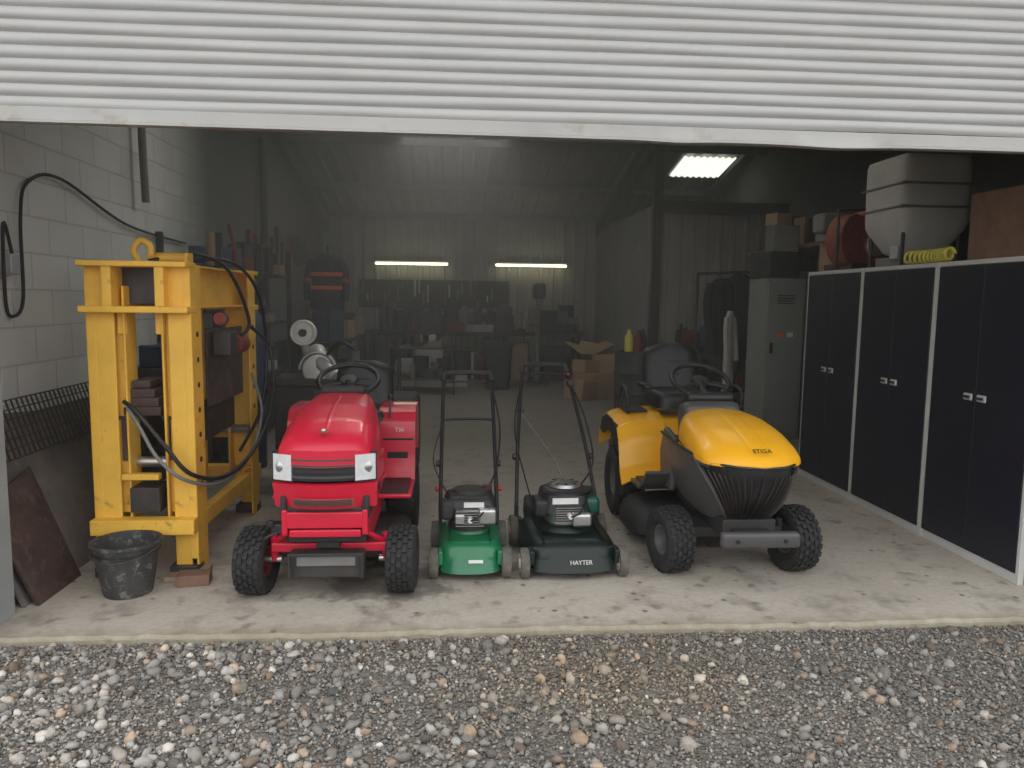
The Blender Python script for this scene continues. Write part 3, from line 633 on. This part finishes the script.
tube('hose_loop_2',[(-.06,-.71,.95),(.02,-.76,.85),(.12,-.78,.68),(.24,-.72,.55),(.36,-.5,.49),(.42,-.1,.57),(.42,.2,.8),(.36,.2,1.05)],.010,MGRY,Pz)
C('wood_block_right',(.22,-.68,.015),(.2,.22,.03),WOOD)
box('timber_block',(-1.40,4.10,.03),(.17,.11,.06),BROWN,None,(0,0,.15),.004)

# bucket
Bk=empty('rubber_bucket',(-1.70,3.99,0))
lathe('bucket_body',[(.001,.0),(.115,.0),(.12,.01),(.145,.16),(.162,.262),(.176,.268),(.176,.282),(.16,.283),(.155,.265),(.138,.16),(.11,.02),(.001,.02)],mat('bucket_rubber',(.05,.05,.05),.7,0,.3,10,bump=.3,dirt=(.20,.19,.17),dirtamt=.3),Bk)
tube('bucket_handle',[(-.172,0,.27),(-.165,-.06,.25),(-.10,-.155,.225),(0,-.19,.215),(.10,-.155,.225),(.165,-.06,.25),(.172,0,.27)],.005,DST,Bk)
lathe('bucket_rim',[(.150,.225),(.162,.228),(.162,.236),(.152,.24)],RUB,Bk)

# leaning sheets by left wall
Ls=empty('leaning_metal_sheets',(0,0,0))
def sheet(name,y0,y1,xb,xt,h,m,th=.012,h2=None):
    h2=h if h2 is None else h2
    V=[(xb,y0,0),(xb,y1,0),(xt,y1,h2),(xt,y0,h)]; o=mesh(name,V,[(0,1,2,3)],m,Ls); s=o.modifiers.new('s','SOLIDIFY'); s.thickness=th
sheet('sheet_1',3.80,4.7,-2.12,-2.48,.80,RSH,.012,.7); sheet('sheet_2',4.2,5.3,-2.22,-2.53,.90,RSH,.02,.8); sheet('sheet_3',3.82,4.25,-2.06,-2.30,.50,RST,.015,.62); sheet('sheet_4',4.7,5.5,-2.2,-2.52,.85,RSH)
mb=MB()
for i in range(28): mb.box((-2.39,4.05+i*.05,.82),(.008,.006,.32),0,ry=-.3)
for i in range(7): mb.box((-2.34-.016*i,4.72,.67+i*.05),(.008,1.4,.006),0)
mb.obj('mesh_panel',[DST],Ls)
tube('wall_cable',[(-2.58,4.72,1.75),(-2.57,4.62,1.95),(-2.57,4.6,1.5),(-2.56,4.65,1.42),(-2.57,4.78,1.52),(-2.57,4.8,2.0),(-2.57,4.9,2.22),(-2.57,5.3,2.3),(-2.57,6.3,2.1),(-2.57,7.6,2.05)],.010,BLKM)
box('socket_box',(-2.57,4.68,1.72),(.05,.09,.12),LGR)

# ------------------------------------------------------------ lockers
def locker(name,y0):
    E=empty(name,(3.15,y0,0)); W=.91; H=1.83; D=.46
    box('carcass',(D/2+.02,W/2,H/2),(D-.03,W-.01,H-.004),LFR,E,bevel=.004)
    for (c,s) in(((.009,.012,H/2),(.034,.026,H)),((.009,W-.012,H/2),(.034,.026,H)),((.01,W/2,.03),(.028,W-.05,.06)),((.01,W/2,H-.015),(.028,W-.05,.03))): box('frame',c,s,LFR,E,bevel=.003)
    for i in(0,1): box('door_leaf_%d'%i,(-.002,.026+(W-.052)*(.25+.5*i),H/2+.014),(.022,(W-.052)/2-.002,H-.095),NAVY,E,bevel=.003)
    for i,yy in enumerate((W/2-.06,W/2+.06)):
        box('handle_plate_%d'%i,(-.018,yy,1.0),(.012,.075,.042),LGR,E,bevel=.012); box('handle_grip_%d'%i,(-.028,yy,1.0),(.016,.05,.016),BLK,E,bevel=.006)
for i,y in enumerate((3.87,4.785,5.70)): locker('storage_locker' if i==0 else 'storage_locker.%03d'%i,y)
R=empty('storage_rack',(0,0,0))
box('rack_top',(4.15,5.75,1.80),(1.0,3.9,.05),WOOD,R)
box('rack_shelf',(4.15,5.75,1.0),(1.0,3.9,.04),WOOD,R)
for x in(3.68,4.6):
    for y in(3.85,5.75,7.65): box('rack_post',(x,y,.89),(.05,.05,1.78),DST,R)
E=empty('grey_cabinet',(3.72,8.35,0))
box('carcass',(0,.25,.915),(.46,.5,1.83),GLK,E,bevel=.005); box('door_leaf',(0,-.006,.93),(.42,.02,1.72),GLK,E,bevel=.005)
for i in range(4): box('vent_%d'%i,(0,-.018,1.55+.03*i),(.2,.006,.01),BLKM,E,bevel=0)
box('lock_plate',(-.15,-.02,1.05),(.04,.012,.12),BLKM,E); box('card_holder',(0.06,-.018,1.2),(.07,.006,.05),WHT,E,bevel=0); box('card_holder_2',(-0.05,-.018,1.2),(.06,.006,.05),ORG,E,bevel=0)

# things on lockers
box('wooden_crate',(3.60,4.42,2.05),(.60,.62,.42),BROWN,None,(0,0,.05),.01)
Hs=empty('coiled_air_hose',(3.22,4.98,1.84))
pts=[]
for i in range(240):
    a=i/240*2*pi*12; t=i/240; pts.append((.03*math.cos(a)+.05*math.sin(3*t),-.2+.5*t,.048+.037*math.sin(a)))
tube('hose_coil',pts,.010,HOSE,Hs,smooth=False)
Hp=empty('storage_tank',(3.58,5.78,1.83))
def hop(u,v):
    w=np.interp(v*6,range(7),[.10,.16,.26,.28,.285,.285,.27]); z=np.interp(v*6,range(7),[.09,.12,.28,.33,.60,.80,.83]); a=2*pi*u
    return (w*sg(math.cos(a),.25),w*sg(math.sin(a),.25),z)
surf('tank_body',hop,56,18,HOPP,Hp); box('tank_top',(0,0,.828),(.52,.52,.02),HOPP,Hp,bevel=.01); cyl('tank_cap',(0,0,.85),.09,.05,BLKM,Hp)
for z in(.45,.62): box('tank_band',(0,0,z),(.585,.585,.018),MGRY,Hp,bevel=.004)
for s in(-1,1):
    for q in(-1,1): tube('tank_leg',[(s*.22,q*.22,0),(s*.22,q*.22,.30)],.014,DST,Hp)
box('tank_base',(0,0,.05),(.38,.4,.08),MGRY,Hp); box('tank_valve',(-.17,-.1,.12),(.10,.10,.10),LGR,Hp)
Mm=empty('engine_unit',(3.60,6.58,1.85))
cyl('flywheel_housing',(-.12,0,.26),.23,.16,REDR,Mm,(pi/2,0,.5)); cyl('motor_body',(.12,.1,.24),.19,.42,REDR,Mm,(pi/2,0,.5)); cyl('fan_ring',(-.18,-.09,.26),.14,.04,DST,Mm,(pi/2,0,.5))
box('motor_feet',(.02,.05,.03),(.42,.5,.06),DST,Mm); box('terminal_box',(.08,.05,.46),(.2,.2,.12),ORG,Mm,bevel=.02); tube('engine_frame',[(-.33,-.2,.0),(-.33,-.2,.50),(.33,-.2,.52),(.33,-.2,0)],.015,DST,Mm,smooth=False)
cyl('drive_pulley',(-.04,-.3,.2),.09,.05,STL,Mm,(pi/2,0,0)); box('air_box',(-.25,.15,.42),(.2,.2,.18),MGRY,Mm,bevel=.03)
tube('exhaust_pipe',[(.2,-.15,.3),(.28,-.2,.42),(.24,-.1,.6)],.03,MGRY,Mm)
mb=MB(); mb.box((3.9,7.35,2.0),(.4,.4,.34),0,.1); mb.box((4.25,6.6,2.05),(.4,.5,.44),1,-.1); mb.box((4.35,5.1,2.0),(.4,.5,.34),0,.1); mb.box((3.8,7.4,2.27),(.3,.3,.2),4,.3); mb.box((4.3,4.3,2.1),(.4,.5,.5),1); mb.cyl((4.3,7.3,2.05),.14,.4,3)
mb.obj('shelf_boxes',[CARD,BLKM,DST,BLUE,MGRY])
S2=empty('wall_shelf',(0,0,0)); box('shelf_board',(4.35,9.0,2.2),(.85,2.2,.05),BROWN,S2)
for y in(8.1,9.9): box('shelf_bracket',(4.6,y,2.08),(.35,.04,.2),DST,S2)
mb=MB()
for i in range(9): h=.2+random.random()*.25; mb.box((4.15+random.random()*.35,8.05+i*.23,2.226+h/2),(.2+random.random()*.2,.2,h),random.choice([0,1,2,2,3,1]),random.random()*.4)
mb.obj('shelf_goods',[CARD,DST,BLKM,MGRY],S2)
mb=MB(); mb.box((3.68,8.6,1.98),(.4,.4,.3),0,.2); mb.box((3.75,8.6,2.28),(.3,.3,.3),1,-.1); mb.box((3.7,8.6,2.5),(.22,.2,.14),2,.3); mb.obj('stacked_cases',[BLKM,MGRY,CARD],bevel=.01)

# ------------------------------------------------------------ coats
def coat(name,loc,m,h=.75,w=.42,stripe=None,rz=0):
    E=empty(name,loc,rz)
    rw=lerpt([(0,.50),(.3,.47),(.6,.46),(.85,.48),(.95,.32),(1,.14)])
    def f(u,v):
        a=2*pi*u; r=rw(v); return (w*r*sg(math.cos(a),.8),w*.28*(1-.3*v)*sg(math.sin(a),.8)*(1+.12*math.sin(a*7+v*3)),-h+h*v)
    surf('body',f,40,20,m,E)
    for s in(-1,1):
        P=[(s*w*.42,0,-.08),(s*w*.55,-.01,-.25),(s*w*.58,-.03,-.45),(s*w*.55,-.05,-.62)]
        tube('sleeve',P,.05 if w>.3 else .03,m,E)
        if stripe: tube('sleeve_band',[(s*w*.565,-.015,-.33),(s*w*.58,-.02,-.39)],.053,stripe,E)
    if stripe:
        for z in(-.3,-.48): surf('band',lambda u,v,z=z:(w*.485*sg(math.cos(2*pi*u),.8)*1.02,w*.27*sg(math.sin(2*pi*u),.8)*1.05,z+.05*v),32,1,stripe,E)
    tube('hanging_loop',[(0,0,-.02),(0,.05,.05)],.006,BLKM,E)
coat('hi_vis_jacket',(-1.72,10.55,2.14),CLOTH,.75,.45,ORG)
coat('work_coat',(3.42,9.6,1.86),CLOTH,1.0,.42,None,.4); coat('work_coat.001',(3.70,9.7,1.92),CLOTH,1.1,.44,None,-.2); coat('pale_overalls',(3.42,9.25,1.45),BAG,1.0,.17,None,.6)
E=empty('coat_rail',(0,0,0)); tube('rail',[(3.15,9.75,1.92),(3.98,9.75,1.96)],.018,DST,E); tube('post',[(3.15,9.75,0),(3.15,9.75,1.93)],.02,DST,E); tube('post_2',[(3.98,9.75,0),(3.98,9.75,1.96)],.02,DST,E)
E=empty('coat_stand',(-1.72,10.64,0)); tube('stand_post',[(0,0,0),(0,0,2.25)],.02,DST,E); box('stand_foot',(0,0,.02),(.5,.5,.04),DST,E)

# ------------------------------------------------------------ cutting saw (left, behind press)
E=empty('cutoff_saw',(-1.20,6.3,0))
wedge('saw_stand',[(-.2,0),(-.2,.85),(.25,.85),(.25,0)],-.22,.22,DST,E); box('saw_table',(0,0,.88),(.5,.5,.06),DST,E)
tube('saw_arm',[(.0,.1,.9),(.02,.05,1.05),(.10,-.05,1.12),(.16,-.15,1.02),(.26,-.2,.93)],.06,LGR,E)
surf('blade_guard',lambda u,v:(.12+.14*math.cos(pi*u),-.2+.07*v,.98+.14*math.sin(pi*u)),24,2,LGR,E,.01)
cyl('blade',(.12,-.17,.98),.12,.006,STL,E,(pi/2,0,0),36)
lathe('pulley_disc',[(.001,.02),(.03,.02),(.035,0),(.075,.0),(.082,.02),(.098,.025),(.103,.01),(.103,-.03),(.001,-.03)],WHT,E,(0,-.12,1.27),(pi/2,0,0)); cyl('pulley_hub',(0,-.15,1.27),.03,.05,DST,E,(pi/2,0,0))
tube('saw_neck',[(.04,.0,1.0),(0,-.05,1.15),(0,-.09,1.27)],.035,GALV,E); tube('saw_handle',[(.2,-.2,1.1),(.3,-.25,1.2),(.42,-.28,1.16)],.015,BLK,E)
mats_=[DST,CARD,BLUE,MRED,BLKM,MGRY,LGR,MGRN]
def clutter(mb,x0,x1,y0,y1,z,n,smin=.08,smax=.28):
    for i in range(n):
        w=random.uniform(smin,smax); h=random.uniform(smin,smax*1.25); x=random.uniform(x0+w*.3,x1-w*.3); y=random.uniform(y0,y1); mi=random.choice([0,0,1,1,2,3,3,4,4,5,5,7,0,4,6])
        k=random.random()
        if k<.35: mb.box((x,y,z+h/2),(w,w*random.uniform(.6,1.2),h),mi,random.uniform(-.5,.5))
        elif k<.6: mb.cyl((x,y,z+h/2),w*.4,h,mi)
        elif k<.75: mb.cyl((x,y,z+h*.4),w*.35,h*.8,mi); mb.cyl((x,y,z+h*.95),w*.15,h*.35,mi,r2=w*.08)
        elif k<.9: mb.box((x,y,z+h*.2),(w,w*.7,h*.4),mi); mb.box((x+w*.1,y,z+h*.6),(w*.35,w*.35,h*.5),4); mb.cyl((x-w*.2,y,z+h*.55),w*.18,w*.6,5,(pi/2,0,.4))
        else: mb.box((x,y,z+h*.8),(.03,.04,h*1.6),mi,0,random.uniform(-.15,.15),random.uniform(-.3,.3)); mb.cyl((x,y,z+.03),w*.3,.06,4)
mb=MB()
for y in(6.9,8.3,9.7):
    for x in(-2.55,-2.05): mb.box((x,y,1.05),(.05,.05,2.1),0)
for z in(.15,.7,1.25,1.8): mb.box((-2.3,8.3,z),(.5,2.85,.03),0); clutter(mb,-2.45,-2.12,7.0,9.6,z+.015,26)
mb.obj('shelving_unit',mats_)
mb=MB(); mb.box((-2.25,6.15,.5),(.5,.5,1.0),0); clutter(mb,-2.4,-2.1,6.0,6.3,1.0,6,.1,.25); mb.obj('side_cabinet',mats_,bevel=.01)
Ta=empty('gas_cylinder',(-1.82,7.0,0)); lathe('cylinder_body',[(.001,.0),(.11,.0),(.115,.02),(.115,1.25),(.10,1.36),(.05,1.43),(.03,1.45),(.03,1.5),(.001,1.5)],BLUE,Ta)
mb=MB()
for i in range(16): mb.box((-2.56,9.9+i*.3,2.1+random.random()*.25),(.05,.05+.1*random.random(),.25+.3*random.random()),random.choice([0,4,0,3,5]))
mb.obj('hanging_tools',mats_)
tube('wall_pipe',[(-2.5,10.4,0.2),(-2.5,10.4,3.6)],.05,DST); tube('wall_pipe.001',[(-2.5,6.5,2.3),(-2.5,6.5,3.2),(-2.4,6.6,3.7)],.03,MGRY)
mb=MB(); mb.box((-2.1,12.6,.88),(.9,3.2,.06),4)
for y in(11.1,12.6,14.1):
    for x in(-2.5,-1.7): mb.box((x,y,.43),(.07,.07,.86),0)
clutter(mb,-2.4,-1.65,11.2,14.0,.91,30,.1,.45); clutter(mb,-2.4,-1.7,11.2,14.0,0,14,.2,.5); mb.obj('workbench',mats_)
mb=MB(); mb.box((.4,14.85,.9),(4.2,.8,.07),4)
for x in(-1.6,-.3,1.0,2.4):
    for y in(14.5,15.2): mb.box((x,y,.43),(.07,.07,.87),0)
clutter(mb,-1.5,2.4,14.7,15.1,.935,70,.1,.45); clutter(mb,-1.5,2.4,14.7,15.1,0,26,.2,.6); mb.obj('workbench.001',mats_)
mb=MB(); mb.box((-.4,15.4,1.65),(3.0,.05,.55),4)
for i in range(34): mb.box((-1.8+i*.085,15.36,1.65+random.uniform(-.12,.15)),(random.uniform(.02,.05),.03,random.uniform(.12,.36)),random.choice([0,5,4,3,5,6]))
mb.obj('tool_board',mats_)
E=empty('drill_press',(1.55,14.0,0)); cyl('column',(0,.1,.95),.04,1.8,MGRY,E); box('base',(0,0,.03),(.35,.5,.06),DST,E); box('head',(0,-.05,1.72),(.2,.5,.28),DST,E,bevel=.05); cyl('chuck',(0,-.2,1.5),.03,.16,MGRY,E); box('drill_table',(0,-.1,1.1),(.3,.3,.03),DST,E)
E=empty('cardboard_boxes',(2.25,12.1,0))
for c,s,r in(((0,0,.2),(.55,.5,.4),.2),((.25,.1,.55),(.45,.4,.3),-.4),((-.25,-.25,.15),(.35,.4,.3),.7),((-.1,.05,.5),(.35,.35,.2),.5)): box('carton',c,s,CARD,E,(0,.1*r,r),.01)
for r in(.4,1.2,2.2): mesh('flap',[(0,0,.7),(.4,0,.85),(.4,.3,.9),(0,.3,.72)],[(0,1,2,3)],CARD,E,rot=(0,0,r))
E=empty('wheelie_bin',(.75,13.2,0)); surf('bin_body',lambda u,v:((.2+.06*v)*sg(math.cos(2*pi*u),.4),(.2+.06*v)*sg(math.sin(2*pi*u),.4),.03+.75*v),28,4,BLKM,E); box('bin_lid',(0,0,.8),(.56,.56,.05),BLKM,E)
E=empty('sacks',(-.45,13.7,0))
for c in((0,0,.12),(.1,.02,.36),(-.35,.1,.12),(.45,0,.12),(.0,.02,.6),(-.35,.05,.36)): deckshell('sack',.26,.18,(c[0],c[1],0),c[2]-.12,c[2]+.12,BAG,E,.7)
E=empty('trolley',(-.45,12.6,0))
for x in(-.45,.45):
    for y in(-.25,.25): tube('leg',[(x,y,0),(x,y,.8)],.015,DST,E)
for z in(.25,.75): box('tray',(0,0,z),(.95,.55,.03),DST,E)
mb=MB(); clutter(mb,-.4,.4,-.2,.2,.765,10,.08,.25); clutter(mb,-.4,.4,-.2,.2,.265,7,.1,.3); mb.obj('trolley_items',mats_,E)
E=empty('oil_drum',(2.5,10.3,0)); lathe('drum',[(.001,0),(.28,0),(.29,.01),(.285,.28),(.295,.3),(.285,.32),(.285,.56),(.295,.58),(.285,.6),(.29,.87),(.27,.87),(.27,.85),(.001,.85)],mat('drum_paint',(.06,.065,.06),.5,.1,.2),E)
E=empty('oil_bottles',(2.5,10.3,.87))
for i,(x,y) in enumerate(((-.1,0),(.1,.05),(0,-.12))): lathe('bottle',[(.001,0),(.06,0),(.06,.2),(.025,.26),(.025,.3),(.001,.3)],(HOSE,BLKM,MRED)[i],E,(x,y,0))
mb=MB(); mb.box((3.7,10.7,.9),(1.4,.45,.05),4); mb.box((3.7,10.7,.3),(1.3,.4,.04),4)
for x in(3.05,4.35): mb.box((x,10.7,.45),(.05,.4,.9),0)
clutter(mb,3.1,4.3,10.6,10.75,.925,12,.12,.35); clutter(mb,3.1,4.3,10.6,10.75,.32,8,.15,.4); mb.obj('workbench.002',mats_)
for i,x in enumerate((-.84,1.53)):
    E=empty('strip_light' if i==0 else 'strip_light.001',(x,15.28,2.24)); cyl('tube',(0,0,0),.024,1.42,TUBE,E,(0,pi/2,0),16); box('batten',(0,.08,.03),(1.5,.06,.06),MGRY,E)

# ------------------------------------------------------------ added haze volume standing in for lens veil, denser towards the left
hz=bpy.data.materials.new('veil_scatter'); hz.use_nodes=True; nt=hz.node_tree
nt.nodes.remove(nt.nodes['Principled BSDF']); vs=N(nt,'ShaderNodeVolumeScatter',Anisotropy=.25); vs.inputs['Color'].default_value=(1,.985,.95,1)
at=N(nt,'ShaderNodeAttribute',attribute_name='density')
nt.links.new(at.outputs['Fac'],vs.inputs['Density']); nt.links.new(vs.outputs[0],nt.nodes['Material Output'].inputs['Volume'])
gn=bpy.data.node_groups.new('haze_volume','GeometryNodeTree'); gn.interface.new_socket('Geometry',in_out='OUTPUT',socket_type='NodeSocketGeometry')
vc=gn.nodes.new('GeometryNodeVolumeCube'); vc.inputs['Min'].default_value=(-2.58,3.9,0.0); vc.inputs['Max'].default_value=(4.78,15.4,4.2)
vc.inputs['Resolution X'].default_value=10; vc.inputs['Resolution Y'].default_value=16; vc.inputs['Resolution Z'].default_value=7
ps=gn.nodes.new('GeometryNodeInputPosition'); sp=gn.nodes.new('ShaderNodeSeparateXYZ'); gn.links.new(ps.outputs[0],sp.inputs[0])
m1=gn.nodes.new('ShaderNodeMapRange'); gn.links.new(sp.outputs['X'],m1.inputs['Value']); m1.inputs['From Min'].default_value=-2.5; m1.inputs['From Max'].default_value=3.5; m1.inputs['To Min'].default_value=.056; m1.inputs['To Max'].default_value=.018
m2=gn.nodes.new('ShaderNodeMapRange'); gn.links.new(sp.outputs['Z'],m2.inputs['Value']); m2.inputs['From Min'].default_value=.3; m2.inputs['From Max'].default_value=2.4; m2.inputs['To Min'].default_value=.40; m2.inputs['To Max'].default_value=1.2
mu=gn.nodes.new('ShaderNodeMath'); mu.operation='MULTIPLY'; gn.links.new(m1.outputs[0],mu.inputs[0]); gn.links.new(m2.outputs[0],mu.inputs[1]); gn.links.new(mu.outputs[0],vc.inputs['Density'])
sm=gn.nodes.new('GeometryNodeSetMaterial'); sm.inputs['Material'].default_value=hz; gn.links.new(vc.outputs[0],sm.inputs[0])
go=gn.nodes.new('NodeGroupOutput'); gn.links.new(sm.outputs[0],go.inputs[0])
hm=bpy.data.meshes.new('veil_haze'); hm.materials.append(hz); ho=bpy.data.objects.new('veil_haze',hm); link(ho,None)
gm_=ho.modifiers.new('haze','NODES'); gm_.node_group=gn

# ------------------------------------------------------------ light
W=bpy.data.worlds.new('World'); S.world=W; W.use_nodes=True; nt=W.node_tree; bg=nt.nodes['Background']
tc=N(nt,'ShaderNodeTexCoord'); sx=N(nt,'ShaderNodeSeparateXYZ'); nt.links.new(tc.outputs['Generated'],sx.inputs[0])
r=ramp_(nt,sx.outputs['Z'],0,1,(1,.985,.96,1),(.93,.96,1,1))
nt.links.new(r,bg.inputs['Color']); bg.inputs['Strength'].default_value=1.8
def area(name,loc,sx_,sy_,e,col=(1,.98,.93),rot=(0,0,0)):
    l=bpy.data.lights.new(name,'AREA'); l.shape='RECTANGLE'; l.size=sx_; l.size_y=sy_; l.energy=e; l.color=col
    o=bpy.data.objects.new(name,l); o.location=loc; o.rotation_euler=rot; link(o,None)
area('interior_fill',(0,6.3,3.65),1.5,.2,16); area('interior_fill.001',(0,11,3.8),1.5,.2,24)  # fill lamps added under the roof, not fittings of the workshop

# ------------------------------------------------------------ camera
th=math.radians(4.4); p=math.radians(6.3); ro=.0128
R0=Vector((math.cos(th),-math.sin(th),0)); Fv=Vector((math.sin(th)*math.cos(p),math.cos(th)*math.cos(p),-math.sin(p))); U0=R0.cross(Fv)
Ri=(R0+U0*ro).normalized(); Ui=(U0-R0*ro).normalized(); B=-Fv
cam=bpy.data.cameras.new('camera'); co=bpy.data.objects.new('camera',cam); link(co,None)
co.matrix_world=Matrix(((Ri.x,Ui.x,B.x,0),(Ri.y,Ui.y,B.y,0),(Ri.z,Ui.z,B.z,1.55),(0,0,0,1)))
cam.sensor_width=36; cam.lens=760/1024*36; cam.clip_end=200
S.camera=co
